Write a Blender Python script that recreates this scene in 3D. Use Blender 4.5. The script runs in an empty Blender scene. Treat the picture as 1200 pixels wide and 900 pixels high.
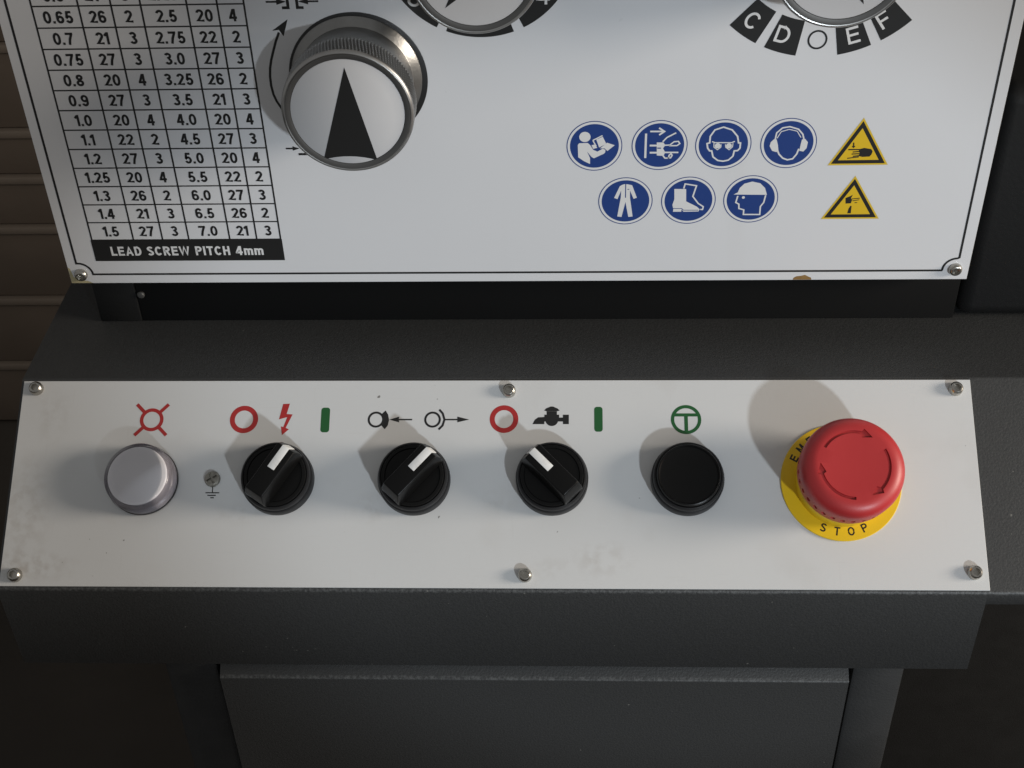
import bpy, bmesh, math, random
from math import sin, cos, pi, radians, atan2, hypot
from mathutils import Vector, Matrix
from mathutils.geometry import tessellate_polygon

random.seed(7)
S = bpy.context.scene
C = S.collection
MM = 0.001
Z0 = 1350.0          # camera height in mm; all lengths below are millimetres


def P(x, y, z):      # millimetres measured from the camera's foot -> world metres
    return Vector((x * MM, y * MM, (z + Z0) * MM))


# ------------------------------------------------------------------ camera
cam_d = bpy.data.cameras.new('camera')
cam = bpy.data.objects.new('camera', cam_d)
C.objects.link(cam)
right = Vector((0.9991909, 0.0304979, -0.0262169))
down = Vector((-0.0015505, -0.6221813, -0.7828717))
fwd = Vector((-0.0401876, 0.7822790, -0.6216306))
M = Matrix((right, -down, -fwd)).transposed().to_4x4()
M.translation = P(0, 0, 0)
cam.matrix_world = M
cam_d.sensor_width = 36.0
cam_d.lens = 1577.75 / 1200.0 * 36.0
cam_d.clip_start = 0.02
cam_d.clip_end = 60.0
S.camera = cam

# ------------------------------------------------------------------ light
W = bpy.data.worlds.new('World')
S.world = W
W.use_nodes = True
bg = W.node_tree.nodes['Background']
bg.inputs['Color'].default_value = (0.98, 0.98, 0.97, 1)
bg.inputs['Strength'].default_value = 0.24


def aim(o, target):
    d = Vector(target) - o.location
    o.rotation_euler = d.to_track_quat('-Z', 'Y').to_euler()


def lamp(name, kind, loc, target, power, color, **kw):
    d = bpy.data.lights.new(name, kind)
    d.energy = power
    d.color = color
    for k, v in kw.items():
        setattr(d, k, v)
    o = bpy.data.objects.new(name, d)
    C.objects.link(o)
    o.location = P(*loc)
    aim(o, P(*target))
    return o


# cool work light from the lower right, its cone edge is shaped to imitate a shadow across the plates
lamp('work_light', 'SPOT', (931, -1407, -4), (56, 428, -362), 82.0, (0.83, 0.92, 1.0),
     spot_size=radians(11.2), spot_blend=0.16, shadow_soft_size=0.042)
# warm light of the workshop from the right
lamp('workshop_light', 'AREA', (1876, 42, 206), (-30, 430, -340), 38.0, (1.0, 0.89, 0.76), shape='RECTANGLE', size=0.6, size_y=0.5)

S.view_settings.view_transform = 'Standard'
S.view_settings.look = 'None'
S.view_settings.exposure = 0.0
S.view_settings.gamma = 1.0
S.view_settings.use_curve_mapping = False


# ------------------------------------------------------------------ materials
def mat(name, col, rough=0.5, metal=0.0, bump=0.0, bscale=900.0, spec=0.5, vary=0.0, vscale=30.0, coat=0.0):
    m = bpy.data.materials.new(name)
    m.use_nodes = True
    nt = m.node_tree
    b = nt.nodes['Principled BSDF']
    b.inputs['Base Color'].default_value = (*col, 1)
    b.inputs['Roughness'].default_value = rough
    b.inputs['Metallic'].default_value = metal
    b.inputs['Specular IOR Level'].default_value = spec
    b.inputs['Coat Weight'].default_value = coat
    tc = nt.nodes.new('ShaderNodeTexCoord')
    if bump:
        n = nt.nodes.new('ShaderNodeTexNoise')
        n.inputs['Scale'].default_value = bscale
        n.inputs['Detail'].default_value = 3
        nt.links.new(tc.outputs['Object'], n.inputs['Vector'])
        bp = nt.nodes.new('ShaderNodeBump')
        bp.inputs['Strength'].default_value = bump
        bp.inputs['Distance'].default_value = 0.0004
        nt.links.new(n.outputs['Fac'], bp.inputs['Height'])
        nt.links.new(bp.outputs['Normal'], b.inputs['Normal'])
    if vary:
        n2 = nt.nodes.new('ShaderNodeTexNoise')
        n2.inputs['Scale'].default_value = vscale
        n2.inputs['Detail'].default_value = 5
        nt.links.new(tc.outputs['Object'], n2.inputs['Vector'])
        mx = nt.nodes.new('ShaderNodeMix')
        mx.data_type = 'RGBA'
        mx.inputs['A'].default_value = (*[c * (1 - vary) for c in col], 1)
        mx.inputs['B'].default_value = (*[min(1, c * (1 + vary)) for c in col], 1)
        nt.links.new(n2.outputs['Fac'], mx.inputs['Factor'])
        nt.links.new(mx.outputs['Result'], b.inputs['Base Color'])
        rr = nt.nodes.new('ShaderNodeMapRange')
        rr.inputs['To Min'].default_value = max(0.05, rough - 0.08)
        rr.inputs['To Max'].default_value = rough + 0.08
        nt.links.new(n2.outputs['Fac'], rr.inputs['Value'])
        nt.links.new(rr.outputs['Result'], b.inputs['Roughness'])
    return m


def base_link(m):
    """socket that currently feeds the base colour (or None) and the principled node"""
    b = m.node_tree.nodes['Principled BSDF']
    l = b.inputs['Base Color'].links
    return b, (l[0].from_socket if l else None)


def overlay(m, mask_socket, col):
    nt = m.node_tree
    b, src = base_link(m)
    mx = nt.nodes.new('ShaderNodeMix')
    mx.data_type = 'RGBA'
    if src:
        nt.links.new(src, mx.inputs['A'])
    else:
        mx.inputs['A'].default_value = b.inputs['Base Color'].default_value
    mx.inputs['B'].default_value = (*col, 1)
    nt.links.new(mask_socket, mx.inputs['Factor'])
    nt.links.new(mx.outputs['Result'], b.inputs['Base Color'])


def noise_mask(m, scale, lo, hi, amount, detail=2.0, stretch=(1, 1, 1)):
    """a noise thresholded between lo and hi, times amount"""
    nt = m.node_tree
    tc = nt.nodes.new('ShaderNodeTexCoord')
    mp = nt.nodes.new('ShaderNodeMapping')
    mp.inputs['Scale'].default_value = stretch
    nt.links.new(tc.outputs['Object'], mp.inputs['Vector'])
    n = nt.nodes.new('ShaderNodeTexNoise')
    n.inputs['Scale'].default_value = scale
    n.inputs['Detail'].default_value = detail
    nt.links.new(mp.outputs['Vector'], n.inputs['Vector'])
    r = nt.nodes.new('ShaderNodeMapRange')
    r.inputs['From Min'].default_value = lo
    r.inputs['From Max'].default_value = hi
    r.inputs['To Max'].default_value = amount
    nt.links.new(n.outputs['Fac'], r.inputs['Value'])
    return r.outputs['Result']


def spot_mask(m, u, v, ru, rv, amount, nscale=220.0):
    """a ragged stain of its own shape round the point (u, v) of the plate, in millimetres"""
    nt = m.node_tree
    tc = nt.nodes.new('ShaderNodeTexCoord')
    mp = nt.nodes.new('ShaderNodeMapping')
    mp.inputs['Location'].default_value = (-u / ru, -v / rv, 0)
    mp.inputs['Scale'].default_value = (1000.0 / ru, 1000.0 / rv, 0)
    nt.links.new(tc.outputs['Object'], mp.inputs['Vector'])
    ln = nt.nodes.new('ShaderNodeVectorMath')
    ln.operation = 'LENGTH'
    nt.links.new(mp.outputs['Vector'], ln.inputs[0])
    r = nt.nodes.new('ShaderNodeMapRange')
    r.inputs['From Min'].default_value = 1.0
    r.inputs['From Max'].default_value = 0.2
    nt.links.new(ln.outputs['Value'], r.inputs['Value'])
    n = nt.nodes.new('ShaderNodeTexNoise')
    n.inputs['Scale'].default_value = nscale
    n.inputs['Detail'].default_value = 4
    nt.links.new(tc.outputs['Object'], n.inputs['Vector'])
    r2 = nt.nodes.new('ShaderNodeMapRange')
    r2.inputs['From Min'].default_value = 0.42
    r2.inputs['From Max'].default_value = 0.62
    nt.links.new(n.outputs['Fac'], r2.inputs['Value'])
    mu = nt.nodes.new('ShaderNodeMath')
    mu.operation = 'MULTIPLY'
    nt.links.new(r.outputs['Result'], mu.inputs[0])
    nt.links.new(r2.outputs['Result'], mu.inputs[1])
    m2 = nt.nodes.new('ShaderNodeMath')
    m2.operation = 'MULTIPLY'
    nt.links.new(mu.outputs[0], m2.inputs[0])
    m2.inputs[1].default_value = amount
    return m2.outputs[0]


PAINT = mat('grey_textured_paint', (0.032, 0.033, 0.0335), 0.5, 0, 0.34, 1100, 0.5, 0.24, 1100)
overlay(PAINT, noise_mask(PAINT, 420, 0.80, 0.83, 0.4, 1), (0.30, 0.29, 0.26))      # dust specks
PAINT_DK = mat('dark_grey_paint', (0.023, 0.0235, 0.024), 0.55, 0, 0.3, 900, 0.4, 0.2, 60)
CONSOLE_PAINT = PAINT.copy()
CONSOLE_PAINT.name = 'worn_grey_textured_paint'


def wear_line(m, y, z, r, amount):
    """paint rubbed through along a fold that runs in x"""
    nt = m.node_tree
    tc = nt.nodes.new('ShaderNodeTexCoord')
    mp = nt.nodes.new('ShaderNodeMapping')
    mp.inputs['Location'].default_value = (0, -y / r, -z / r)
    mp.inputs['Scale'].default_value = (0, 1000.0 / r, 1000.0 / r)
    nt.links.new(tc.outputs['Object'], mp.inputs['Vector'])
    ln = nt.nodes.new('ShaderNodeVectorMath')
    ln.operation = 'LENGTH'
    nt.links.new(mp.outputs['Vector'], ln.inputs[0])
    r1 = nt.nodes.new('ShaderNodeMapRange')
    r1.inputs['From Min'].default_value = 1.0
    r1.inputs['From Max'].default_value = 0.5
    nt.links.new(ln.outputs['Value'], r1.inputs['Value'])
    mu = nt.nodes.new('ShaderNodeMath')
    mu.operation = 'MULTIPLY'
    nt.links.new(r1.outputs['Result'], mu.inputs[0])
    nt.links.new(noise_mask(m, 700, 0.42, 0.62, amount, 3), mu.inputs[1])
    overlay(m, mu.outputs[0], (0.30, 0.31, 0.31))


wear_line(CONSOLE_PAINT, 373.0, -403.0, 1.2, 0.14)
DOOR_PAINT = PAINT.copy()
DOOR_PAINT.name = 'rubbed_grey_textured_paint'
wear_line(DOOR_PAINT, 379.3, -465.4, 1.2, 0.16)
FOOT_SHADE = mat('foot_gap_shade', (0.005, 0.005, 0.005), 0.8, spec=0.1)  # shade of the gap under the headstock, put into the foot's colour
HOUSE = mat('black_housing_paint', (0.007, 0.007, 0.007), 0.6, 0, 0.2, 500, 0.25)
DARK = mat('dark_recess', (0.01, 0.01, 0.01), 0.8)
PLATE = mat('white_printed_plate', (0.64, 0.645, 0.66), 0.30, 0, 0.0, 900, 0.5, 0.02, 12)
overlay(PLATE, noise_mask(PLATE, 300, 0.85, 0.88, 0.5, 1), (0.12, 0.10, 0.08))
overlay(PLATE, noise_mask(PLATE, 30, 0.62, 0.78, 0.12, 3, (1, 0.12, 1)), (0.40, 0.36, 0.30))
CPLATE = mat('white_worn_plate', (0.57, 0.575, 0.575), 0.34, 0, 0.04, 500, 0.45, 0.025, 14)
overlay(CPLATE, noise_mask(CPLATE, 330, 0.79, 0.82, 0.75, 1), (0.07, 0.06, 0.05))    # dirt specks
overlay(CPLATE, noise_mask(CPLATE, 26, 0.58, 0.80, 0.16, 6), (0.34, 0.29, 0.23))      # grime
for a in ((246, 12, 16, 9, .2), (224, 8, 14, 6, .12), (7, 30, 14, 30, .22), (10, 8, 26, 8, .3), (205, 36, 9, 7, .12), (96, 30, 14, 6, .12), (14, 72, 10, 14, .15), (152, 33, 10, 8, .15)):
    overlay(CPLATE, spot_mask(CPLATE, *a), (0.25, 0.20, 0.15))
# fine scratches from wiping, each way
overlay(CPLATE, noise_mask(CPLATE, 60, 0.68, 0.74, 0.07, 1, (1, 22, 1)), (0.42, 0.40, 0.37))
overlay(CPLATE, noise_mask(CPLATE, 40, 0.69, 0.75, 0.06, 1, (16, 1.4, 1)), (0.42, 0.40, 0.37))
BLACKP = mat('black_print', (0.012, 0.012, 0.012), 0.4)
WHITEP = mat('white_print', (0.66, 0.66, 0.66), 0.4)
REDP = mat('red_print', (0.36, 0.022, 0.022), 0.4)
GREENP = mat('green_print', (0.012, 0.09, 0.024), 0.4)
BLUEP = mat('blue_print', (0.012, 0.042, 0.19), 0.4)
YELLOWP = mat('yellow_print', (0.66, 0.43, 0.014), 0.4)
PALEY = mat('pale_yellow_print', (0.56, 0.45, 0.16), 0.4)
STAIN = mat('rust_stain', (0.25, 0.14, 0.04), 0.6, vary=0.4, vscale=300)
GLUE = mat('dried_glue', (0.42, 0.37, 0.22), 0.35, vary=0.35, vscale=260)
STEEL = mat('turned_steel', (0.38, 0.375, 0.365), 0.38, 1.0, 0.0, 900, 0.5, 0.12, 200)
STEEL_RIM = mat('dark_rim_steel', (0.10, 0.098, 0.095), 0.5, 0.6)
STEEL_DK = mat('brushed_steel', (0.27, 0.267, 0.26), 0.35, 1.0, 0.15, 700, 0.5, 0.15, 200)
SCREWM = mat('screw_steel', (0.45, 0.43, 0.39), 0.28, 1.0, 0.1, 900, 0.5, 0.3, 400)
SCREWD = mat('tarnished_screw', (0.30, 0.29, 0.26), 0.4, 0.9, 0.3, 900, 0.5, 0.5, 700)
DISCF = mat('silver_dial_face', (0.53, 0.53, 0.54), 0.40, 0.0, 0, 900, 0.5, 0.03, 60)
BLACK = mat('black_plastic', (0.004, 0.004, 0.004), 0.32, 0, 0.05, 1500, 0.2)
BLACKM = mat('black_matt_plastic', (0.010, 0.010, 0.011), 0.38, 0, 0.12, 1600, 0.3)
WHITEPL = mat('white_plastic', (0.72, 0.72, 0.71), 0.4)
RED = mat('red_plastic', (0.41, 0.026, 0.028), 0.42, 0, 0.06, 1500, 0.5, 0.06, 40)
overlay(RED, noise_mask(RED, 60, 0.60, 0.75, 0.08, 5), (0.52, 0.16, 0.15))     # dull rubbed patches
overlay(RED, noise_mask(RED, 500, 0.74, 0.80, 0.5, 2), (0.10, 0.02, 0.02))    # specks of dirt
YELLOW = mat('yellow_plastic', (0.70, 0.46, 0.010), 0.42, 0, 0.0, 900, 0.5, 0.04, 60)
overlay(YELLOW, noise_mask(YELLOW, 90, 0.60, 0.78, 0.3, 5), (0.30, 0.19, 0.03))
overlay(WHITEPL, noise_mask(WHITEPL, 300, 0.55, 0.75, 0.4, 4), (0.40, 0.37, 0.33))
DIFFU = mat('frosted_white_plastic', (0.88, 0.88, 0.88), 0.5)
LENSB = mat('smoky_lens_plastic', (0.36, 0.345, 0.375), 0.3, vary=0.1, vscale=300)
LENS = mat('clear_lens_plastic', (0.9, 0.9, 0.9), 0.1)
_n = LENS.node_tree
_t = _n.nodes.new('ShaderNodeBsdfTransparent')
_t.inputs['Color'].default_value = (0.972, 0.966, 0.976, 1)
_g = _n.nodes.new('ShaderNodeBsdfGlossy')
_g.inputs['Roughness'].default_value = 0.12
_f = _n.nodes.new('ShaderNodeFresnel')
_f.inputs['IOR'].default_value = 1.3
_m = _n.nodes.new('ShaderNodeMixShader')
_n.links.new(_f.outputs[0], _m.inputs[0])
_n.links.new(_t.outputs[0], _m.inputs[1])
_n.links.new(_g.outputs[0], _m.inputs[2])
_n.links.new(_m.outputs[0], _n.nodes['Material Output'].inputs['Surface'])
WALLM = mat('brown_cladding', (0.105, 0.082, 0.064), 0.7, 0, 0.2, 120, 0.3, 0.25, 8)
LIPM = mat('brown_strip_painted_light', (0.15, 0.122, 0.098), 0.6, 0, 0.2, 120, 0.3, 0.2, 8)  # paler brown carries the ceiling light that the wall lips catch
FLOORM = mat('dark_concrete', (0.05, 0.043, 0.036), 0.8, 0, 0.3, 80, 0.3, 0.35, 6)


# ------------------------------------------------------------------ frames and objects
class Frame:
    def __init__(self, o, x, y, z):
        m = Matrix((Vector(x), Vector(y), Vector(z))).transposed().to_4x4()
        m.translation = P(*o)
        self.m = m

    def at(self, u, v, h=0.0, rot=0.0):
        f = Frame.__new__(Frame)
        f.m = self.m @ Matrix.Translation((u * MM, v * MM, h * MM)) @ Matrix.Rotation(rot, 4, 'Z')
        return f


NL = (0.0, -0.5596287, 0.8287435)
UL = (0.0, 0.8287435, 0.5596287)
FW = Frame((0, 0, 0), (1, 0, 0), (0, 1, 0), (0, 0, 1))
FH = Frame((-215, 480, -325), (1, 0, 0), (0, 0, 1), (0, -1, 0))      # headstock plate: u right, v up
FL = Frame((-231.96, 372.79, -401.29), (1, 0, 0), UL, NL)            # console plate: u right, v up the slope

WORLD = {}


def put(o, parent, m):
    C.objects.link(o)
    WORLD[o.name] = m
    if parent is not None:
        o.parent = parent
        o.matrix_basis = WORLD[parent.name].inverted() @ m
    else:
        o.matrix_basis = m
    return o


def empty(name, parent, frame, label=None, cat=None, group=None):
    o = bpy.data.objects.new(name, None)
    o.empty_display_size = 0.02
    put(o, parent, frame.m)
    tag(o, label, cat, group)
    return o


def tag(o, label=None, cat=None, group=None, kind=None):
    for k, v in (('label', label), ('category', cat), ('group', group), ('kind', kind)):
        if v:
            o[k] = v
    return o


def build(name, bm, mats, parent, frame, label=None, smooth=None, recalc=True):
    """link a bmesh (in millimetres) as one mesh object"""
    if recalc:
        bmesh.ops.recalc_face_normals(bm, faces=bm.faces[:])
    bmesh.ops.scale(bm, vec=(MM, MM, MM), verts=bm.verts[:])
    me = bpy.data.meshes.new(name)
    bm.to_mesh(me)
    bm.free()
    for m in (mats if isinstance(mats, (list, tuple)) else [mats]):
        me.materials.append(m)
    if smooth is not None:
        me.shade_smooth()
        me.set_sharp_from_angle(angle=radians(smooth))
    o = bpy.data.objects.new(name, me)
    put(o, parent, frame.m)
    tag(o, label)
    return o


def again(src, parent, frame, label=None):
    o = src.copy()
    put(o, parent, frame.m)
    tag(o, label)
    return o


# ------------------------------------------------------------------ shapes (all in mm)
def flat(bm, pts, h, mi=0):
    """a filled flat polygon facing +z"""
    vs = [bm.verts.new((x, y, h)) for x, y in pts]
    for t in tessellate_polygon([[Vector((x, y, 0)) for x, y in pts]]):
        a, b, c = (pts[i] for i in t)
        if (b[0] - a[0]) * (c[1] - a[1]) - (b[1] - a[1]) * (c[0] - a[0]) < 0:
            t = (t[0], t[2], t[1])
        try:
            f = bm.faces.new([vs[i] for i in t])
            f.material_index = mi
        except ValueError:
            pass


def circ(cx, cy, r, n=40):
    return [(cx + r * cos(2 * pi * i / n), cy + r * sin(2 * pi * i / n)) for i in range(n)]


def ring(bm, cx, cy, r1, r0, h, mi=0, a0=0.0, a1=360.0, n=64):
    full = abs(a1 - a0) >= 359.9
    k = n if full else n + 1
    A = [radians(a0 + (a1 - a0) * i / n) for i in range(k)]
    o = [bm.verts.new((cx + r1 * cos(a), cy + r1 * sin(a), h)) for a in A]
    q = [bm.verts.new((cx + r0 * cos(a), cy + r0 * sin(a), h)) for a in A]
    for i in range(n):
        j = (i + 1) % k
        f = bm.faces.new((q[i], o[i], o[j], q[j]) if a1 > a0 else (q[j], o[j], o[i], q[i]))
        f.material_index = mi


def stroke(bm, pts, w, h, mi=0):
    """a mitred band along a polyline"""
    n = len(pts)
    closed = n > 2 and pts[0] == pts[-1]
    if closed:
        pts = pts[:-1]
        n -= 1
    L, R = [], []
    for i in range(n):
        p = Vector(pts[i])
        a = Vector(pts[i - 1]) if (i or closed) else None
        b = Vector(pts[(i + 1) % n]) if (i < n - 1 or closed) else None
        d1 = (p - a).normalized() if a is not None else (b - p).normalized()
        d2 = (b - p).normalized() if b is not None else d1
        t = d1 + d2
        t = t.normalized() if t.length > 1e-4 else d1
        nn = Vector((-t.y, t.x))
        k = max(0.6, nn.dot(Vector((-d1.y, d1.x))))
        L.append(bm.verts.new((*(p + nn * (w / 2 / k)), h)))
        R.append(bm.verts.new((*(p - nn * (w / 2 / k)), h)))
    for i in range(n if closed else n - 1):
        j = (i + 1) % n
        f = bm.faces.new((R[i], R[j], L[j], L[i]))
        f.material_index = mi


def art(bm, items, h, mi, dark=None, step=0.006):
    """draw a list of traced shapes; returns the next free height"""
    for k, pts, *a in items:
        m = dark if k == 'd' else mi
        if k == 'p':
            flat(bm, pts, h, m)
        elif k == 'c':
            flat(bm, circ(*pts[0], a[0]), h, m)
        elif k == 'r':
            ring(bm, *pts[0], a[0], a[1], h, m)
        else:
            stroke(bm, pts, a[0], h, m)
        h += step
    return h


def el(cx, cy, rx, ry, a0, a1, n=14):
    return [(cx + rx * cos(radians(a0 + (a1 - a0) * i / n)), cy + ry * sin(radians(a0 + (a1 - a0) * i / n))) for i in range(n + 1)]


LW = {'I': .0, '.': .0, ' ': .30, 'M': .78, 'W': 1.0, 'm': .86, 'O': .72, 'G': .70, 'D': .66, 'C': .68, 'A': .72, 'H': .64, 'N': .64,
      'L': .56, 'E': .60, 'F': .56, 'T': .62, 'S': .62, 'R': .66, 'P': .62, 'Y': .68, '1': .36}


def glyph(c, W, w):
    """centre lines of one sans-serif character, 1 tall and W wide"""
    e = w / 2
    a, z, lo, hi, m = e, W - e, e, 1 - e, W / 2
    rx = (z - a) / 2
    k = min(.30, rx * 1.15)
    if c == '.':
        return [[(m, 0), (m, w * 1.02)]]
    if c in '0O':
        k = (.34 if c == '0' else .42)
        p = el(m, hi - k, rx, k, 180, 0) + el(m, lo + k, rx, k, 0, -180)
        return [p + [p[0]]]
    if c == '1':
        return [[(z, 0), (z, 1)], [(0, .70), (z - e * .6, .90)]]
    if c == '2':
        return [el(m, .70, rx, .30 - e, 172, -28) + [(a + e * .6, lo + .03), (a, lo), (W, lo)]]
    if c == '3':
        return [el(m - .01, .735, rx * .92, .265 - e, 160, -82) + [(m - .06, .52)], el(m, .28, rx, .28 - e, 82, -160)]
    if c == '4':
        x = W * .70
        return [[(x, 0), (x, 1)], [(x - e * .6, .96), (e * .9, .30), (e * .9, .295), (W, .295)]]
    if c == '5':
        return [[(z, hi), (a + .10, hi), (a + .03, .50)] + el(m, .33, rx, .33 - e, 140, -158)]
    if c in '69':
        p = el(m, .32, rx, .32 - e, 0, 360, 24)
        q = [(a, .34), (a + .005, .55)] + el(m, .64, rx, .36 - e, 168, 24)
        s = [p[:-1] + [p[0]], q]
        return s if c == '6' else [[(W - x, 1 - y) for x, y in t] for t in s]
    if c == '7':
        return [[(0, hi), (z, hi), (z, hi - .02), (m + .02, .45), (m - .08, 0)]]
    if c == '8':
        p, q = el(m, .745, rx * .88, .255 - e, 0, 360, 24), el(m, .275, rx, .275 - e, 0, 360, 24)
        return [p[:-1] + [p[0]], q[:-1] + [q[0]]]
    if c == 'I':
        return [[(m, 0), (m, 1)]]
    if c == 'L':
        return [[(a, 1), (a, lo), (W, lo)]]
    if c == 'E':
        return [[(W, hi), (a, hi), (a, lo), (W, lo)], [(a, .52), (W * .93, .52)]]
    if c == 'F':
        return [[(W, hi), (a, hi), (a, 0)], [(a, .50), (W * .88, .50)]]
    if c == 'T':
        return [[(0, hi), (W, hi)], [(m, hi), (m, 0)]]
    if c == 'H':
        return [[(a, 0), (a, 1)], [(z, 0), (z, 1)], [(a, .52), (z, .52)]]
    if c == 'A':
        return [[(e * .9, 0), (m, 1 - e), (W - e * .9, 0)], [(W * .22, .30), (W * .78, .30)]]
    if c == 'N':
        return [[(a, 0), (a, 1)], [(z, 0), (z, 1)], [(a, .93), (z, .07)]]
    if c == 'M':
        return [[(a, 0), (a, 1)], [(z, 0), (z, 1)], [(a + e * .4, .93), (m, .10), (z - e * .4, .93)]]
    if c == 'W':
        return [[(e * .8, 1), (W * .27, e), (m, .92), (W * .73, e), (W - e * .8, 1)]]
    if c == 'Y':
        return [[(e * .8, 1), (m, .42), (W - e * .8, 1)], [(m, .44), (m, 0)]]
    if c == 'D':
        p = [(a, lo), (a, hi), (W * .45, hi)] + el(W * .45, .5, z - W * .45, .5 - e, 90, -90) + [(a, lo)]
        return [p]
    if c == 'P':
        return [[(a, 0), (a, hi), (W * .5, hi)] + el(W * .55, .70, z - W * .55, .30 - e, 90, -90) + [(a, .40 + e)]]
    if c == 'R':
        return [[(a, 0), (a, hi), (W * .5, hi)] + el(W * .52, .71, z - e * .3 - W * .52, .29 - e, 90, -90) + [(a, .42 + e)], [(W * .48, .45), (z, 0)]]
    if c == 'C':
        return [el(m, .5, rx, .5 - e, 38, 322, 24)]
    if c == 'G':
        return [el(m, .5, rx, .5 - e, 40, 345, 24) + [(z, .46), (m + .02, .46)]]
    if c == 'S':
        return [el(m, .735, rx * .94, .265 - e, 20, 205) + [(m, .52)] + el(m, .275, rx, .275 - e, 55, -155)]
    if c == 'm':
        hh = .74
        return [[(a, 0), (a, hh)], [(a, hh - .28)] + el((a + m) / 2, hh - .2, (m - a) / 2, .2 - e, 180, 0) + [(m, 0)], [(m, hh - .28)] + el((m + z) / 2, hh - .2, (z - m) / 2, .2 - e, 180, 0) + [(z, 0)]]
    return []


def lettering(bm, s, cx, cy, hgt, h, mi=0, w=0.17, wide=0.85, rot=0.0, width=None, gap=0.13):
    """text centred on (cx, cy), hgt mm tall, drawn with strokes w times as thick as its height"""
    def size(c, k):
        return max(w * (1.05 if c in 'I.' else 1.5), LW.get(c, .66) * k)
    if width:
        lo, hi = 0.2, 2.5
        for _ in range(40):
            wide = (lo + hi) / 2
            if sum(size(c, wide) for c in s) + gap * (len(s) - 1) > width / hgt:
                hi = wide
            else:
                lo = wide
    tot = sum(size(c, wide) for c in s) + gap * (len(s) - 1)
    x, c_, s_ = -tot / 2, cos(rot), sin(rot)
    for c in s:
        W_ = size(c, wide)
        for i, line in enumerate(glyph(c, W_, w)):
            q = [((x + px) * hgt, (py - .5) * hgt) for px, py in line]
            stroke(bm, [(cx + px * c_ - py * s_, cy + px * s_ + py * c_) for px, py in q], w * hgt, h + i * 0.004, mi)
        x += W_ + gap


def box(bm, x0, x1, y0, y1, z0, z1, bev=0.0, mi=0, seg=2):
    t = bmesh.new()
    v = [t.verts.new(c) for c in ((x0, y0, z0), (x1, y0, z0), (x1, y1, z0), (x0, y1, z0), (x0, y0, z1), (x1, y0, z1), (x1, y1, z1), (x0, y1, z1))]
    for q in ((3, 2, 1, 0), (4, 5, 6, 7), (0, 1, 5, 4), (1, 2, 6, 5), (2, 3, 7, 6), (3, 0, 4, 7)):
        t.faces.new([v[i] for i in q])
    if bev:
        bmesh.ops.bevel(t, geom=t.edges[:], offset=bev, segments=seg, affect='EDGES', profile=0.5)
    merge(bm, t, mi)


def merge(bm, t, mi=0):
    vm = {}
    for v in t.verts:
        vm[v] = bm.verts.new(v.co)
    for f in t.faces:
        try:
            g = bm.faces.new([vm[v] for v in f.verts])
            g.material_index = mi
        except ValueError:
            pass
    t.free()


def prism(bm, pts, z0, z1, bev=0.0, mi=0):
    t = bmesh.new()
    a = [t.verts.new((x, y, z0)) for x, y in pts]
    b = [t.verts.new((x, y, z1)) for x, y in pts]
    n = len(pts)
    t.faces.new(a[::-1])
    t.faces.new(b)
    for i in range(n):
        t.faces.new((a[i], a[(i + 1) % n], b[(i + 1) % n], b[i]))
    bmesh.ops.recalc_face_normals(t, faces=t.faces[:])
    if bev:
        bmesh.ops.bevel(t, geom=t.edges[:], offset=bev, segments=2, affect='EDGES', profile=0.5)
    merge(bm, t, mi)


def lathe(bm, prof, n=72, mi=0, rad=None, cap=True):
    """revolve (r, h) pairs about z; rad(k, angle, r) may vary the radius"""
    rows = []
    for k, (r, h) in enumerate(prof):
        if r < 1e-6:
            rows.append([bm.verts.new((0, 0, h))])
            continue
        row = []
        for i in range(n):
            a = 2 * pi * i / n
            q = rad(k, a, r) if rad else r
            row.append(bm.verts.new((q * cos(a), q * sin(a), h)))
        rows.append(row)
    for a, b in zip(rows, rows[1:]):
        for i in range(n):
            j = (i + 1) % n
            if len(a) == 1 and len(b) == 1:
                continue
            if len(a) == 1:
                f = bm.faces.new((a[0], b[i], b[j]))
            elif len(b) == 1:
                f = bm.faces.new((a[i], a[j], b[0]))
            else:
                f = bm.faces.new((a[i], a[j], b[j], b[i]))
            f.material_index = mi
    for row, ok in ((rows[0], cap), (rows[-1], cap)):
        if ok and len(row) > 1:
            f = bm.faces.new(row)
            f.material_index = mi


def carve(o, cutter_bm):
    """cut a bmesh (mm) out of an object's mesh, once, for good"""
    bmesh.ops.recalc_face_normals(cutter_bm, faces=cutter_bm.faces[:])
    bmesh.ops.scale(cutter_bm, vec=(MM, MM, MM), verts=cutter_bm.verts[:])
    me = bpy.data.meshes.new('cutter')
    cutter_bm.to_mesh(me)
    cutter_bm.free()
    k = bpy.data.objects.new('cutter', me)
    C.objects.link(k)
    t = bpy.data.objects.new('carved', o.data)
    C.objects.link(t)
    md = t.modifiers.new('cut', 'BOOLEAN')
    md.operation = 'DIFFERENCE'
    md.solver = 'EXACT'
    md.object = k
    dg = bpy.context.evaluated_depsgraph_get()
    new = bpy.data.meshes.new_from_object(t.evaluated_get(dg))
    bpy.data.objects.remove(t)
    bpy.data.objects.remove(k)
    old = o.data
    o.data = new
    new.name = old.name
    return o


# ================================================================== the setting
t = bmesh.new()
box(t, -3000, 3000, -2500, 3000, -1400, -1350)
tag(build('floor', t, FLOORM, None, FW), kind='structure')

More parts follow.
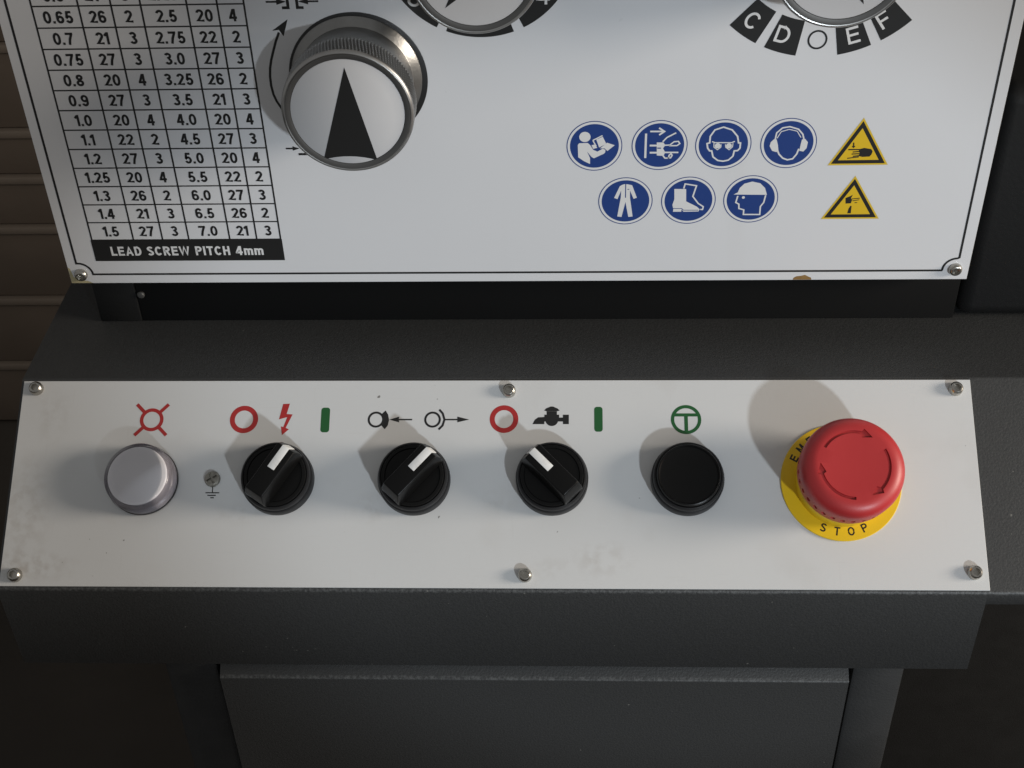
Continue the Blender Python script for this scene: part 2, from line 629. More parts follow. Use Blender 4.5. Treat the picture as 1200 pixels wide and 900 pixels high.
# far wall clad in broad horizontal boards with a raised lip under each
t = bmesh.new()
box(t, -3000, 3000, 1612, 1680, -1350, 1100)
lips = [-1232, -1112, -990, -910, -840, -718, -600, -480, -360, -240, -120, 0, 120, 240, 360, 480, 600, 720, 840, 960]
for a, b in zip([-1350] + lips, lips + [1100]):
    box(t, -3000, 3000, 1600, 1611, a + 7, b - 7, 2.5)
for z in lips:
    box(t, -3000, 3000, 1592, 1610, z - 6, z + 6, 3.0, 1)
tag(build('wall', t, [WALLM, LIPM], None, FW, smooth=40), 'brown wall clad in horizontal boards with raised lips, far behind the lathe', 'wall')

# ================================================================== the lathe
LATHE = empty('lathe', None, Frame((-32, 560, -1350), (1, 0, 0), (0, 1, 0), (0, 0, 1)),
              'grey metalworking lathe with white dial plate and a sloping white switch panel', 'lathe')

# headstock casting and its foot
t = bmesh.new()
box(t, -214.6, 170.4, 481.2, 760, -324.6, 40, 0.6)
build('headstock', t, PAINT_DK, LATHE, FW, smooth=40)
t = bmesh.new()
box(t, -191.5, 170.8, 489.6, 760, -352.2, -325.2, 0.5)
build('headstock_foot', t, FOOT_SHADE, LATHE, FW, smooth=40)
t = bmesh.new()
box(t, -210.5, -191.6, 489, 760, -352.2, -325.2, 0.8)
build('headstock_foot', t, HOUSE, LATHE, FW, smooth=40)
bm = bmesh.new()
lathe(bm, [(1.7, 0), (1.7, .8), (1.2, 1.3), (0, 1.5)], 24)
build('bolt', bm, STEEL_RIM, LATHE, Frame((-189.3, 489.5, -337.5), (1, 0, 0), (0, 0, 1), (0, -1, 0)), smooth=35)
t = bmesh.new()
box(t, 171.2, 430, 489, 760, -352.2, -242, 7, seg=5)
build('spindle_housing', t, HOUSE, LATHE, FW, smooth=40)

# console: one folded sheet, its deep front only over the left part
def arc(cx, cz, r, a0, a1, n=5):
    return [(cx + r * cos(radians(a0 + (a1 - a0) * i / n)), cz + r * sin(radians(a0 + (a1 - a0) * i / n))) for i in range(n + 1)]


def fillet(p, a, b, r, n=5):
    """round the corner p between the directions to a and b"""
    p, a, b = Vector(p), Vector(a), Vector(b)
    d1, d2 = (a - p).normalized(), (b - p).normalized()
    half = d1.angle(d2) / 2
    t0, t1 = p + d1 * (r / math.tan(half)), p + d2 * (r / math.tan(half))
    c = p + (d1 + d2).normalized() * (r / sin(half))
    v0, v1 = t0 - c, t1 - c
    out = []
    for i in range(n + 1):
        v = v0.lerp(v1, i / n).normalized() * r
        out.append(tuple(c + v))
    return out


def console():
    bm = bmesh.new()
    c0, c1, c2 = (620, -352.27), (447.15, -352.27), (372.5, -402.7)
    prof = [c0] + fillet(c1, c0, c2, 2.2) + fillet(c2, c1, (c2[0], -450), 1.6)
    low = [(c2[0], -448.8), (c2[0] + 1.2, -450)]
    lip = [(c2[0], -409.0), (c2[0] + 1.0, -410.0)]
    xs = (-233.2, 167.6, 420)
    V = [[bm.verts.new((x, y, z)) for y, z in prof] for x in xs]
    for i in range(2):
        for k in range(len(prof) - 1):
            bm.faces.new((V[i][k], V[i][k + 1], V[i + 1][k + 1], V[i + 1][k]))
    A = [[bm.verts.new((x, y, z)) for y, z in low + [(620, -450)]] for x in xs[:2]]
    ch = [[V[i][-1]] + A[i] for i in range(2)]
    for k in range(3):
        bm.faces.new((ch[0][k], ch[0][k + 1], ch[1][k + 1], ch[1][k]))
    bm.faces.new(V[0] + A[0])                                   # left cheek
    B = [[bm.verts.new((x, y, z)) for y, z in lip + [(392, -410)]] for x in xs[1:]]
    ch2 = [[V[1 + i][-1]] + B[i] for i in range(2)]
    for k in range(3):
        bm.faces.new((ch2[0][k], ch2[0][k + 1], ch2[1][k + 1], ch2[1][k]))
    bm.faces.new([V[1][-1]] + A[1] + [V[1][0]] + V[1][1:-1])    # right cheek
    bm.faces.new(V[2] + B[1])
    return bm


build('console', console(), CONSOLE_PAINT, LATHE, FW, smooth=50)

# cabinet of the stand with its door, and the panel behind it on the right
t = bmesh.new()
box(t, -178.4, -154.6, 385, 700, -1340, -450.6, 2.0)
box(t, 124.2, 146.8, 385, 700, -1340, -450.6, 2.0)
box(t, -154.5, 124.1, 402, 700, -1340, -450.6)
build('stand', t, PAINT_DK, LATHE, FW, smooth=40)
t = bmesh.new()
bm = bmesh.new()
prof = [(401.5, -1240), (379, -1240)] + fillet((379, -466), (379, -1240), (385.5, -460.2), 1.4) + [(385.5, -460.2), (401.5, -460.2)]
lo = [bm.verts.new((-152.4, y, z)) for y, z in prof]
hi = [bm.verts.new((121.8, y, z)) for y, z in prof]
bm.faces.new(lo)
bm.faces.new(hi)
for i in range(len(prof)):
    bm.faces.new((lo[i], lo[(i + 1) % len(prof)], hi[(i + 1) % len(prof)], hi[i]))
t.free()
build('stand_door', bm, DOOR_PAINT, LATHE, FW, smooth=40)
t = bmesh.new()
box(t, 147.5, 620, 620, 760, -1345, -354, 2.0)
build('bed_panel', t, PAINT_DK, LATHE, FW, smooth=40)


# ------------------------------------------------------------------ screws
def hexscrew(r, h):
    bm = bmesh.new()
    q = r * 0.50

    def rad(k, a, rr):
        if k in (6, 7):
            return rr * cos(pi / 6) / cos((a % (pi / 3)) - pi / 6)
        return rr
    lathe(bm, [(r, -0.3), (r, h * .45), (r * .95, h * .68), (r * .82, h * .90), (r * .68, h), (r * .60, h), (q * 1.12, h - .02), (q * 1.12, h * .4), (0, h * .36)], 48, rad=rad, cap=False)
    return bm


# ------------------------------------------------------------------ headstock plate
t = bmesh.new()
prism(t, [(0, 0), (384.6, 0), (384.6, 360), (0, 360)], -1.0, 0.0, 0.12)
random.seed(3)
flat(t, [(311.6 + 4.0 + (4.0 + random.uniform(-.4, .4)) * cos(a * pi / 7), 0.15 + max(0, (2.2 + random.uniform(-.4, .4)) * sin(a * pi / 7))) for a in range(8)], 0.03, 1)
flat(t, [(0.1, 0.1), (9.5, 0.1), (7.5, 1.2), (4.2, 1.5), (1.6, 3.4), (0.9, 7.5), (0.1, 8.2)], 0.03, 2)
HP = build('headstock_plate', t, [PLATE, STAIN, GLUE], LATHE, FH, 'large white plate with pitch table, dials and safety signs')

# printed frame line with scooped corners
t = bmesh.new()
def scoop(cx, cy, a0, a1, r=5.6):
    return [(cx + r * cos(radians(a0 + (a1 - a0) * i / 8)), cy + r * sin(radians(a0 + (a1 - a0) * i / 8))) for i in range(9)]
stroke(t, [(4.3, 352)] + [(4.3, 10.2)] + scoop(4.9, 4.6, 88, 0) + [(373.4, 4.1 + .4)] + scoop(379.2, 4.9, 180, 92) + [(379.75, 10.9), (379.75, 352)], 0.95, 0.05)
build('printed_border', t, BLACKP, HP, FH)

# thread table
t = bmesh.new()
cols = [13.8, 31.7, 44.2, 55.45, 72.95, 84.45, 94.6]
rows_v = [22.0 + 8.64 * i for i in range(0, 14)]
for i, x in enumerate(cols):
    stroke(t, [(x, 21.9), (x, rows_v[-1] + 0.3)], 0.72, 0.05)
for i, v in enumerate(rows_v):
    stroke(t, [(cols[0], v), (cols[-1], v)], 0.58, 0.058)
flat(t, [(13.2, 11.4), (95.1, 11.4), (95.1, 22.0), (13.2, 22.0)], 0.066)
table = ['1.5 27 3 7.0 21 3', '1.4 21 3 6.5 26 2', '1.3 26 2 6.0 27 3', '1.25 20 4 5.5 22 2', '1.2 27 3 5.0 20 4', '1.1 22 2 4.5 27 3',
         '1.0 20 4 4.0 20 4', '0.9 27 3 3.5 21 3', '0.8 20 4 3.25 26 2', '0.75 27 3 3.0 27 3', '0.7 21 3 2.75 22 2', '0.65 26 2 2.5 20 4', '0.6 27 3 2.25 27 3']
for r, line in enumerate(table):
    for c, s in enumerate(line.split()):
        lettering(t, s, (cols[c] + cols[c + 1]) / 2 + 0.2, rows_v[r] + 4.25, 4.95, 0.07, 0, w=0.192, wide=0.90, gap=0.10)
lettering(t, 'LEAD SCREW PITCH 4mm', 53.6, 16.4, 4.5, 0.09, 1, w=0.20, width=65.6)
build('thread_pitch_table', t, [BLACKP, WHITEP], HP, FH, 'black printed table of lead screw pitches')

# marks round the dials
t = bmesh.new()
stroke(t, [(106.3, 114.2), (104.6, 110.6), (103.1, 106.6), (101.8, 103.0), (100.9, 99.6), (100.4, 96.0), (100.3, 92.4), (100.7, 88.6), (101.6, 85.6), (103.4, 82.0)], 0.95, 0.05)
flat(t, [(110.3, 119.4), (103.8, 114.9), (106.4, 115.2), (107.9, 112.6)], 0.056)
build('rotation_arrow', t, BLACKP, HP, FH)
t = bmesh.new()
for s in (1, -1):
    x = 112.85
    stroke(t, [(x - s * 9.9, 126.3), (x - s * 5.0, 126.3)], 0.7, 0.05)
    flat(t, [(x - s * 2.2, 126.3), (x - s * 6.0, 127.5), (x - s * 6.0, 125.1)][::s], 0.056)
    stroke(t, [(x - s * 4.1, 123.9), (x - s * 1.75, 123.9), (x - s * 1.75, 130.2), (x - s * 4.1, 130.2)], 1.1, 0.062)
build('gear_symbol', t, BLACKP, HP, FH)
t = bmesh.new()
stroke(t, [(102.4, 64.8), (106.2, 64.8)], 0.7, 0.05)
flat(t, [(108.0, 64.8), (105.2, 65.8), (105.2, 63.8)], 0.056)
stroke(t, [(107.3, 62.2), (112.0, 62.2)], 1.0, 0.062)
build('gear_symbol', t, BLACKP, HP, FH)

t = bmesh.new()
cx, cy = 183.3, 147.5
for a0, a1 in ((180, 242.3), (248.3, 289.8), (296.2, 360)):
    ring(t, cx, cy, 36.2, 29.3, 0.05, 0, a0, a1, 32)
lettering(t, '6', 158.6, 127.2, 7.0, 0.09, 1, w=0.14, width=4.8)
lettering(t, '4', 206.7, 127.4, 7.0, 0.09, 1, w=0.14, width=5.0)
build('dial_scale', t, [BLACKP, WHITEP], HP, FH, 'black ring segments round the middle dial')

t = bmesh.new()
cx, cy = 309.4, 150.1
for a0, a1, s, lx, ly, w in ((226.7, 241.7, 'C', 284.7, 116.6, 5.4), (246.1, 261.2, 'D', 296.5, 110.9, 5.4), (279.9, 295.1, 'E', 322.7, 110.4, 4.6), (299.6, 315.2, 'F', 333.2, 116.3, 4.4)):
    ring(t, cx, cy, 48.3, 34.2, 0.05, 0, a0, a1, 12)
    lettering(t, s, lx, ly, 6.7, 0.09, 1, w=0.145, width=w, rot=radians(((a0 + a1) / 2 - 270) * 0.95))
a = [(309.6 + 3.35 * cos(q * pi / 24), 108.7 + 3.5 * sin(q * pi / 24)) for q in range(48)]
stroke(t, a + [a[0]], 0.75, 0.05)
build('dial_scale', t, [BLACKP, WHITEP], HP, FH, 'black letter segments C D O E F under the right dial')

# safety signs
SIGNS= {'manual': [('c',[(-3.81,4.11)],2.25),('p',[(-6.62,0.6),(-6.06,1.35),(-2.66,1.45),(-1.75,0.55),(-0.48,-1.62),(1.23,-2.47),(3.37,-1.15),(4.4,-1.67),(4.36,-2.82),(3.8,-3.45),(-0.15,-5.47),(-1.13,-4.82),(-2.86,-2.43),(-1.69,-5.33),(-1.67,-8.04),(-4.13,-6.72),(-6.43,-4.96)]),('p',[(0.71,2.93),(3.28,4.16),(4.69,0.99),(1.89,-0.63)]),('s',[(-0.64,2.57),(3.16,4.67)],0.5),('s',[(-0.64,2.57),(0.75,-0.11)],0.5),('p',[(2.23,-1.01),(5.02,1.5),(8.09,0.33),(5.2,-2.19),(4.05,-1.03)]),('p',[(-1.18,0.42),(-0.05,0.72),(1.21,-0.75),(-0.49,-1.18)])],'unplug': [('s',[(-5.54,5.26),(-5.5,-5.64)],0.85),('s',[(-3.95,6.19),(1.42,6.13)],0.7),('s',[(-0.49,7.71),(1.65,6.13),(-0.36,4.59)],0.7),('p',[(-1.18,1.32),(1.47,1.3),(2.26,0.02),(1.41,-1.37),(2.4,-3.16),(1.73,-4.75),(-0.94,-4.53)]),('s',[(-3.94,-0.04),(-1.12,-0.07)],0.8),('s',[(-3.83,-3.23),(-0.99,-3.25)],0.8),('s',[(1.17,1.61),(2.78,3.49),(6.32,5.52)],0.6),('s',[(1.8,0.03),(4.05,0.13),(5.67,1.57),(7.35,1.74),(7.97,0.73),(6.89,-0.15),(3.79,-0.18)],0.55),('s',[(1.94,-3.15),(7.6,-3.21)],0.65),('s',[(1.43,-4.43),(2.34,-5.72),(3.76,-5.73),(3.98,-4.45),(4.68,-3.69),(5.17,-4.46),(4.6,-5.61),(3.48,-5.73)],0.6),('d',[(-0.85,-1.22),(0.62,-1.23)],0.5)],'goggles': [('s',[(-5.43,0.8),(-5.36,3.73),(-3.72,6.51),(-0.42,7.7),(3.05,6.44),(5.35,3.62),(5.99,0.68),(6.73,0.68),(6.7,-1.68),(5.84,-2.74),(4.54,-2.85),(4.19,-5.23),(2.48,-7.0),(0.39,-7.46),(-1.75,-7.08),(-3.71,-5.45),(-4.41,-2.76),(-5.2,-2.75),(-6.07,-1.56),(-6.46,0.51),(-5.43,0.8)],0.65),('c',[(-2.19,-0.53)],1.15),('c',[(2.27,-0.58)],1.15),('s',[(-4.52,1.38),(-3.34,0.89),(3.21,0.83),(4.47,1.41)],0.45),('s',[(-3.75,0.78),(-3.63,-1.11),(-2.18,-2.31),(-0.89,-1.14),(-0.88,0.16)],0.35),('s',[(0.8,0.15),(1.0,-1.16),(2.45,-2.35),(3.72,-1.06),(3.8,0.59)],0.35)],'ear': [('s',[(-4.43,-0.92),(-4.0,-3.29),(-3.33,-4.78),(-1.68,-6.59),(0.24,-7.38),(2.3,-6.92),(3.66,-4.85),(4.3,-2.48)],0.65),('s',[(-4.74,2.31),(-3.36,5.21),(-0.34,6.17),(2.86,5.32),(4.61,2.51)],0.35),('s',[(-5.42,1.73),(-5.12,4.65),(-3.0,6.83),(-0.2,7.33),(3.28,6.19),(5.18,3.96),(5.83,1.8)],0.6),('p',[(-7.08,0.57),(-5.9,1.91),(-4.84,1.73),(-4.07,-0.93),(-4.31,-3.88),(-6.2,-3.27),(-7.34,-1.19)]),('p',[(5.07,1.63),(6.34,1.91),(7.54,0.43),(7.31,-2.22),(6.16,-3.69),(4.55,-3.37),(4.79,-0.72)])],'overall': [('p',[(-1.8,7.51),(-0.66,7.96),(0.5,7.95),(2.53,7.47),(4.62,1.6),(3.3,1.07),(1.73,4.96),(1.83,1.62),(3.14,-7.32),(1.38,-7.52),(0.02,-0.38),(-1.43,-7.49),(-3.2,-7.28),(-1.95,1.65),(-1.85,4.99),(-3.27,0.99),(-4.67,1.54),(-2.48,6.98)]),('d',[(-0.08,8.02),(-0.03,1.63)],0.4),('d',[(0.68,5.56),(1.43,5.56)],0.35)],'boot': [('p',[(-5.99,5.45),(-1.2,5.41),(-0.89,-0.4),(3.61,-2.92),(4.84,-4.15),(4.44,-5.23),(-1.79,-5.32),(-2.55,-4.09),(-2.66,-5.31),(-6.05,-5.28),(-5.94,-3.93),(-6.44,-2.03),(-5.75,0.65)]),('d',[(-6.01,-3.73),(-2.57,-3.75),(-1.83,-4.57),(4.29,-4.62)],0.3),('s',[(-2.19,5.62),(-1.73,7.79),(2.92,6.9),(1.7,1.93),(4.1,-1.44),(6.22,-2.94),(6.02,-4.29),(5.09,-4.29)],0.6)],'helmet': [('p',[(-7.13,2.25),(-5.48,3.23),(-4.84,5.33),(-3.12,7.28),(-0.0,8.24),(3.27,7.41),(5.34,5.24),(6.43,2.01)]),('s',[(-5.36,1.61),(-5.93,-1.5),(-4.62,-2.27),(-4.46,-4.34),(-2.41,-4.99),(-2.39,-7.21),(4.29,-7.26),(4.23,-3.47),(5.41,-1.59),(5.91,1.83)],0.6),('c',[(-3.04,0.85)],0.6)]}
TRI1= [('p',[(331.3,62.35),(333.2,62.9),(336.0,62.35),(336.7,61.4),(336.5,60.0),(335.8,59.0),(333.0,58.85),(331.2,59.35),(331.9,60.4),(331.2,61.3)]),('s',[(327.0,62.2),(332.2,62.15)],0.55),('s',[(328.9,61.1),(332.2,61.35)],0.5),('s',[(328.6,60.2),(332.2,60.35)],0.5),('s',[(329.2,59.2),(332.2,59.5)],0.5),('s',[(327.1,58.3),(331.6,58.9)],0.45),('s',[(328.76,65.3),(328.95,63.6)],0.5),('p',[(328.2,63.8),(329.7,63.8),(328.95,62.8)])]
TRI2= [('p',[(328.72,40.06),(330.64,40.98),(331.52,41.59),(330.97,40.04),(331.52,39.11),(331.19,37.55),(329.05,37.44)]),('s',[(331.35,39.61),(334.52,39.95)],0.4),('s',[(331.73,38.73),(334.4,39.21)],0.35),('s',[(332.65,37.85),(333.72,37.9)],0.35),('p',[(331.22,36.48),(331.67,36.29),(331.79,32.83),(330.34,32.84),(330.59,35.04)])]
BOLT= [('p',[(112.45,77.51),(115.3,77.67),(114.19,73.11),(116.73,72.94),(114.16,67.06),(115.5,66.39),(112.73,63.88),(112.08,67.73),(113.08,67.39),(114.52,71.76),(111.07,70.75)])]
BRAKE= [('r',[(152.14,70.65)],3.5,2.6),('p',[(154.45,73.03),(156.07,74.63),(157.2,72.78),(157.67,70.54),(157.19,68.06),(156.0,66.48),(154.4,68.16),(155.07,69.45),(155.14,71.29)]),('p',[(157.76,70.64),(161.94,71.93),(161.69,70.64),(162.03,69.45)]),('s',[(161.6,70.64),(167.4,70.64)],0.62)]
RELEASE= [('r',[(175.97,70.63)],3.5,2.6),('s',[(178.73,75.01),(180.21,73.26),(181.0,70.63),(180.25,68.06),(178.62,66.33)],0.9),('s',[(181.38,70.63),(186.88,70.63)],0.65),('p',[(186.37,71.92),(191.41,70.63),(186.43,69.44)])]
TAP= [('p',[(217.88,68.64),(218.82,70.51),(220.24,71.6),(222.86,71.75),(222.87,68.63)]),('c',[(225.95,70.51)],2.7),('p',[(222.86,72.74),(223.81,72.74),(223.8,74.23),(228.09,74.22),(228.09,72.74),(229.04,72.73),(229.04,71.5),(230.61,71.5),(230.61,72.73),(233.08,72.73),(233.07,68.63),(230.61,68.63),(230.61,69.77),(222.87,69.77)]),('p',[(222.75,74.57),(223.56,75.47),(225.47,76.31),(226.42,76.31),(228.33,75.46),(229.28,74.57),(228.33,74.27),(223.57,74.28)])]

CEN = {'manual': (226.4, 64.7), 'unplug': (252.3, 64.8), 'goggles': (277.5, 64.9), 'ear': (303.2, 65.2), 'overall': (239.4, 39.3), 'boot': (265.1, 39.4), 'helmet': (290.4, 39.8)}
SLAB = {'manual': 'blue sign of a figure reading a manual', 'unplug': 'blue sign of a plug pulled from its socket', 'goggles': 'blue sign of a head with goggles', 'ear': 'blue sign of a head with ear defenders',
        'overall': 'blue sign of an overall', 'boot': 'blue sign of safety boots', 'helmet': 'blue sign of a head in a hard hat'}
for k, items in SIGNS.items():
    t = bmesh.new()
    ring(t, 0, 0, 11.1, 10.72, 0.05, 0)
    ring(t, 0, 0, 10.72, 9.75, 0.05, 1)
    flat(t, circ(0, 0, 9.75, 64), 0.05, 0)
    art(t, items, 0.075, 1, 0)
    build('safety_sign', t, [BLUEP, WHITEP], HP, FH.at(*CEN[k]), SLAB[k])

for items, tri, lab in ((TRI1, [(331.35, 76.2), (319.6, 55.1), (343.6, 55.2)], 'yellow triangle warning of a crushed hand'), (TRI2, [(331.4, 50.4), (319.8, 30.1), (343.6, 30.1)], 'yellow triangle warning of a cut hand')):
    t = bmesh.new()
    c = Vector((sum(p[0] for p in tri) / 3, sum(p[1] for p in tri) / 3))
    sc = lambda f: [tuple(c + (Vector(p) - c) * f) for p in tri]
    for h, f, mi in ((0.05, 1.0, 2), (0.06, 0.965, 0), (0.07, 0.89, 1), (0.08, 0.67, 0)):
        flat(t, sc(f), h, mi)
    art(t, items, 0.095, 1)
    build('warning_sign', t, [YELLOWP, BLACKP, PALEY], HP, FH, lab)

SC1 = build('screw', hexscrew(2.75, 2.3), SCREWM, HP, FH.at(5.4, 4.7), smooth=35)
again(SC1, HP, FH.at(378.9, 5.3, 0, 0.4))


# ------------------------------------------------------------------ dials
def dial(u, v, R, h, tip_deg, label, printed_ring=None):
    f = FH.at(u, v)
    root = empty('dial', LATHE, f, label)
    bm = bmesh.new()
    if printed_ring:
        lathe(bm, [(printed_ring, 0.04), (printed_ring, 0.3), (printed_ring - .2, 0.4), (20, 0.4)], 96, 1)
        bmesh.ops.translate(bm, vec=(0.5, -0.35, 0), verts=bm.verts[:])
    k = R / 24.8
    lathe(bm, [(25.3 * k, 0.45), (25.3 * k, 0.9), (25.0 * k, 1.3), (22.5 * k, 3.2), (22.2 * k, 3.5), (22.6 * k, 6), (23.5 * k, h - 17.5), (24.2 * k, h - 12.3), (12, h - 12.2)], 96)
    build('skirt', bm, [STEEL_DK, BLACKP], root, f, smooth=30)
    bm = bmesh.new()
    N = 600
    ks = set(range(2, 10))

    def rad(k, a, r):
        if k in ks:
            i = int(round(a / (2 * pi) * N))
            return r - (0.0, 0.15, 0.75, 0.85, 0.35)[(i + (k - 2)) % 5] * (0.45 if k == 2 else 1)
        return r
    prof = [(R * .5, h - 12.4), (R * .974, h - 12.4)] + [(R, h - 11.4 + 1.37 * q) for q in range(8)] + [(R * .998, h - 1.4), (R * .992, h - .8), (R * .975, h - .25), (R * .955, h), (R * .94, h - .1), (R * .938, h - 2.5)]
    lathe(bm, prof, N, rad=rad, cap=False)
    build('grip', bm, STEEL, root, f, smooth=28)
    bm = bmesh.new()
    lathe(bm, [(R * .938, h - .9), (R * .938, h - .02), (R * .93, h + .02), (R * .862, h - .45), (R * .855, h - 1.2)], 96, cap=False)
    build('rim', bm, STEEL_RIM, root, f, smooth=30)
    bm = bmesh.new()
    lathe(bm, [(R * .855, h - 1.2), (R * .855, h - .6), (R * .848, h - .5), (0, h - .5)], 96)
    build('dial_face', bm, DISCF, root, f, smooth=30)
    bm = bmesh.new()
    fr = f.at(0, 0, 0, radians(tip_deg - 88))
    pts = PTR
    flat(bm, [(x * k, y * k) for x, y in pts], h - .44)
    build('pointer', bm, BLACKP, root, fr)
    return root


PTR = [(.63, 18.1), (-11.07, -19.4)] + [(-11.07 + 20.47 * i / 8, -19.4 - .43 * i / 8 + 1.5 * (1 - (i / 4 - 1) ** 2)) for i in range(1, 8)] + [(9.4, -19.83)]
dial(134.3, 95.4, 24.8, 30.0, 88.0, 'knurled steel dial with its black pointer straight up', 26.9)
dial(183.4, 148.2, 23.5, 28.5, 231.5, 'knurled steel dial pointing down left, in front of ring segments')
dial(309.8, 150.2, 24.5, 29.3, 298.8, 'knurled steel dial pointing down right, above letter segments')


# ------------------------------------------------------------------ console plate
t = bmesh.new()
prism(t, [(0, 0), (400, 0), (400, 87.83), (0, 87.83)], -1.0, 0.0, 0.12)
CP = build('console_plate', t, CPLATE, LATHE, FL, 'white worn switch panel')
SC2 = build('screw', hexscrew(2.9, 3.2), SCREWM, CP, FL.at(6.0, 84.3, 0, .3), smooth=35)
for u, v, r in ((207.9, 83.0, .9), (393.6, 83.6, .1), (6.5, 4.4, .5), (215.2, 5.2, 1.2), (394.4, 7.0, .7)):
    again(SC2, CP, FL.at(u, v, 0, r))

def sym(name, items, m):
    bm = bmesh.new()
    art(bm, items, 0.05, 0)
    build(name, bm, m, CP, FL)

d45 = math.sqrt(.5)
sym('lamp_symbol', [('r', [(56.83, 70.6)], 5.05, 3.55)] + [('s', [(56.83 + 4.7 * sx * d45, 70.6 + 4.7 * sy * d45), (56.83 + 9.6 * sx * d45, 70.6 + 9.6 * sy * d45)], 1.45) for sx in (1, -1) for sy in (1, -1)], REDP)
sym('off_symbol', [('r', [(96.2, 70.75)], 6.0, 3.9)], REDP)
sym('voltage_symbol', BOLT, REDP)
def pill(cx, cy, w, h):
    q = [(cx + (w / 2 - 1.2) * sx + 1.2 * cos(radians(a)), cy + (h / 2 - 1.2) * sy + 1.2 * sin(radians(a))) for sx, sy, a0 in ((1, 1, 0), (-1, 1, 90), (-1, -1, 180), (1, -1, 270)) for a in range(a0, a0 + 91, 15)]
    return [('p', q)]
sym('on_symbol', pill(130.7, 70.5, 3.7, 10.8), GREENP)
sym('brake_symbol', BRAKE, BLACKP)
sym('brake_release_symbol', RELEASE, BLACKP)
sym('off_symbol', [('r', [(205.97, 70.85)], 6.0, 3.9)], REDP)
sym('coolant_symbol', TAP, BLACKP)
sym('on_symbol', pill(245.4, 70.75, 3.5, 10.8), GREENP)
sym('start_symbol', [('r', [(281.8, 70.6)], 6.3, 4.9), ('s', [(281.8 - 5.2, 72.6), (281.8 + 5.2, 72.6)], 1.35), ('s', [(281.8, 72.0), (281.8, 65.5)], 1.5)], GREENP)
sym('earth_symbol', [('s', [(85.1, 43.5), (85.2, 39.1)], .4), ('s', [(82.3, 39.1), (88.1, 39.1)], .45), ('s', [(83.2, 38.0), (86.75, 38.0)], .45), ('s', [(84.5, 37.0), (85.95, 37.0)], .45)], BLACKP)

# tarnished cross head earth screw
bm = bmesh.new()
lathe(bm, [(0, -.4), (3.3, -.4), (3.3, .8), (3.0, 1.4), (2.2, 1.75), (0, 1.9)], 40)
es = build('earth_screw', bm, SCREWD, CP, FL.at(84.9, 44.8, 0, .5), 'tarnished cross head screw', smooth=35)
bm = bmesh.new()
q, l = .5, 2.3
prism(bm, [(l, -q), (l, q), (q, q), (q, l), (-q, l), (-q, q), (-l, q), (-l, -q), (-q, -q), (-q, -l), (q, -l), (q, -q)], .6, 4)
carve(es, bm)


# ------------------------------------------------------------------ indicator lamp
f = FL.at(56.1, 44.0)
IL = empty('indicator_lamp', LATHE, f, 'clear indicator lamp with a frosted white core')
bm = bmesh.new()
lathe(bm, [(14.5, 0.02), (14.5, 0.9), (14.2, 1.0), (8, 1.0)], 80)
build('base_ring', bm, BLACKM, IL, f, smooth=35)
bm = bmesh.new()
lathe(bm, [(14.2, 1.02), (14.2, 3.0), (13.3, 3.4), (12.6, 4.2), (12.3, 9.3)], 80, 1, cap=False)
lathe(bm, [(12.3, 9.3), (12.25, 9.6), (11.9, 9.85), (11.6, 9.9), (0, 9.9)], 80, cap=False)
bmesh.ops.remove_doubles(bm, verts=bm.verts[:], dist=0.001)
build('lamp_core', bm, [DIFFU, LENSB], IL, f, smooth=35)
bm = bmesh.new()
ribs = []
for q in range(5):
    ribs += [(14.25 - .09 * q, 4.6 + q), (14.02 - .09 * q, 4.9 + q), (14.02 - .09 * q, 5.2 + q), (14.2 - .09 * q, 5.5 + q)]
lathe(bm, [(14.3, 1.02), (14.8, 1.02), (14.8, 3.0), (14.4, 3.5)] + ribs + [(13.5, 10.4), (12.8, 11.1), (11.8, 11.4), (0, 11.4), (0, 10.6), (11.7, 10.5), (12.5, 10.0), (12.8, 9.1), (13.2, 5.2), (14.25, 3.6)], 96, cap=False)
build('lens', bm, LENS, IL, f, smooth=40)


# ------------------------------------------------------------------ selector switches
def bezel_bm():
    bm = bmesh.new()
    lathe(bm, [(14.9, 0.02), (14.9, 4.3), (14.6, 4.9), (14.0, 5.1), (13.9, 5.6), (14.3, 6.1), (14.3, 7.4), (13.9, 8.1), (13.3, 8.3), (13.1, 7.8), (8, 7.6)], 96)
    return bm


def bar_bm():
    """the grip: a disc with a tall bar across it, ends sloped"""
    bm = bmesh.new()
    lathe(bm, [(12.9, 7.0), (12.9, 8.6), (12.6, 9.1), (11.4, 9.3), (11.1, 8.9), (0, 8.9)], 80)
    t = bmesh.new()
    prof = [(-12.85, 8.7), (-12.8, 12.4), (-11.0, 18.5), (11.0, 18.5), (12.8, 12.4), (12.85, 8.7)]
    lo, hi = [], []
    for x, z in prof:
        w = 5.2 - (z - 8.7) * 0.11
        lo.append(t.verts.new((x, -w, z)))
        hi.append(t.verts.new((x, w, z)))
    t.faces.new(lo)
    t.faces.new(hi[::-1])
    for i in range(6):
        j = (i + 1) % 6
        t.faces.new((lo[i], hi[i], hi[j], lo[j]))
    bmesh.ops.recalc_face_normals(t, faces=t.faces[:])
    bmesh.ops.bevel(t, geom=t.edges[:], offset=0.6, segments=3, affect='EDGES', profile=0.5)
    merge(bm, t)
    return bm


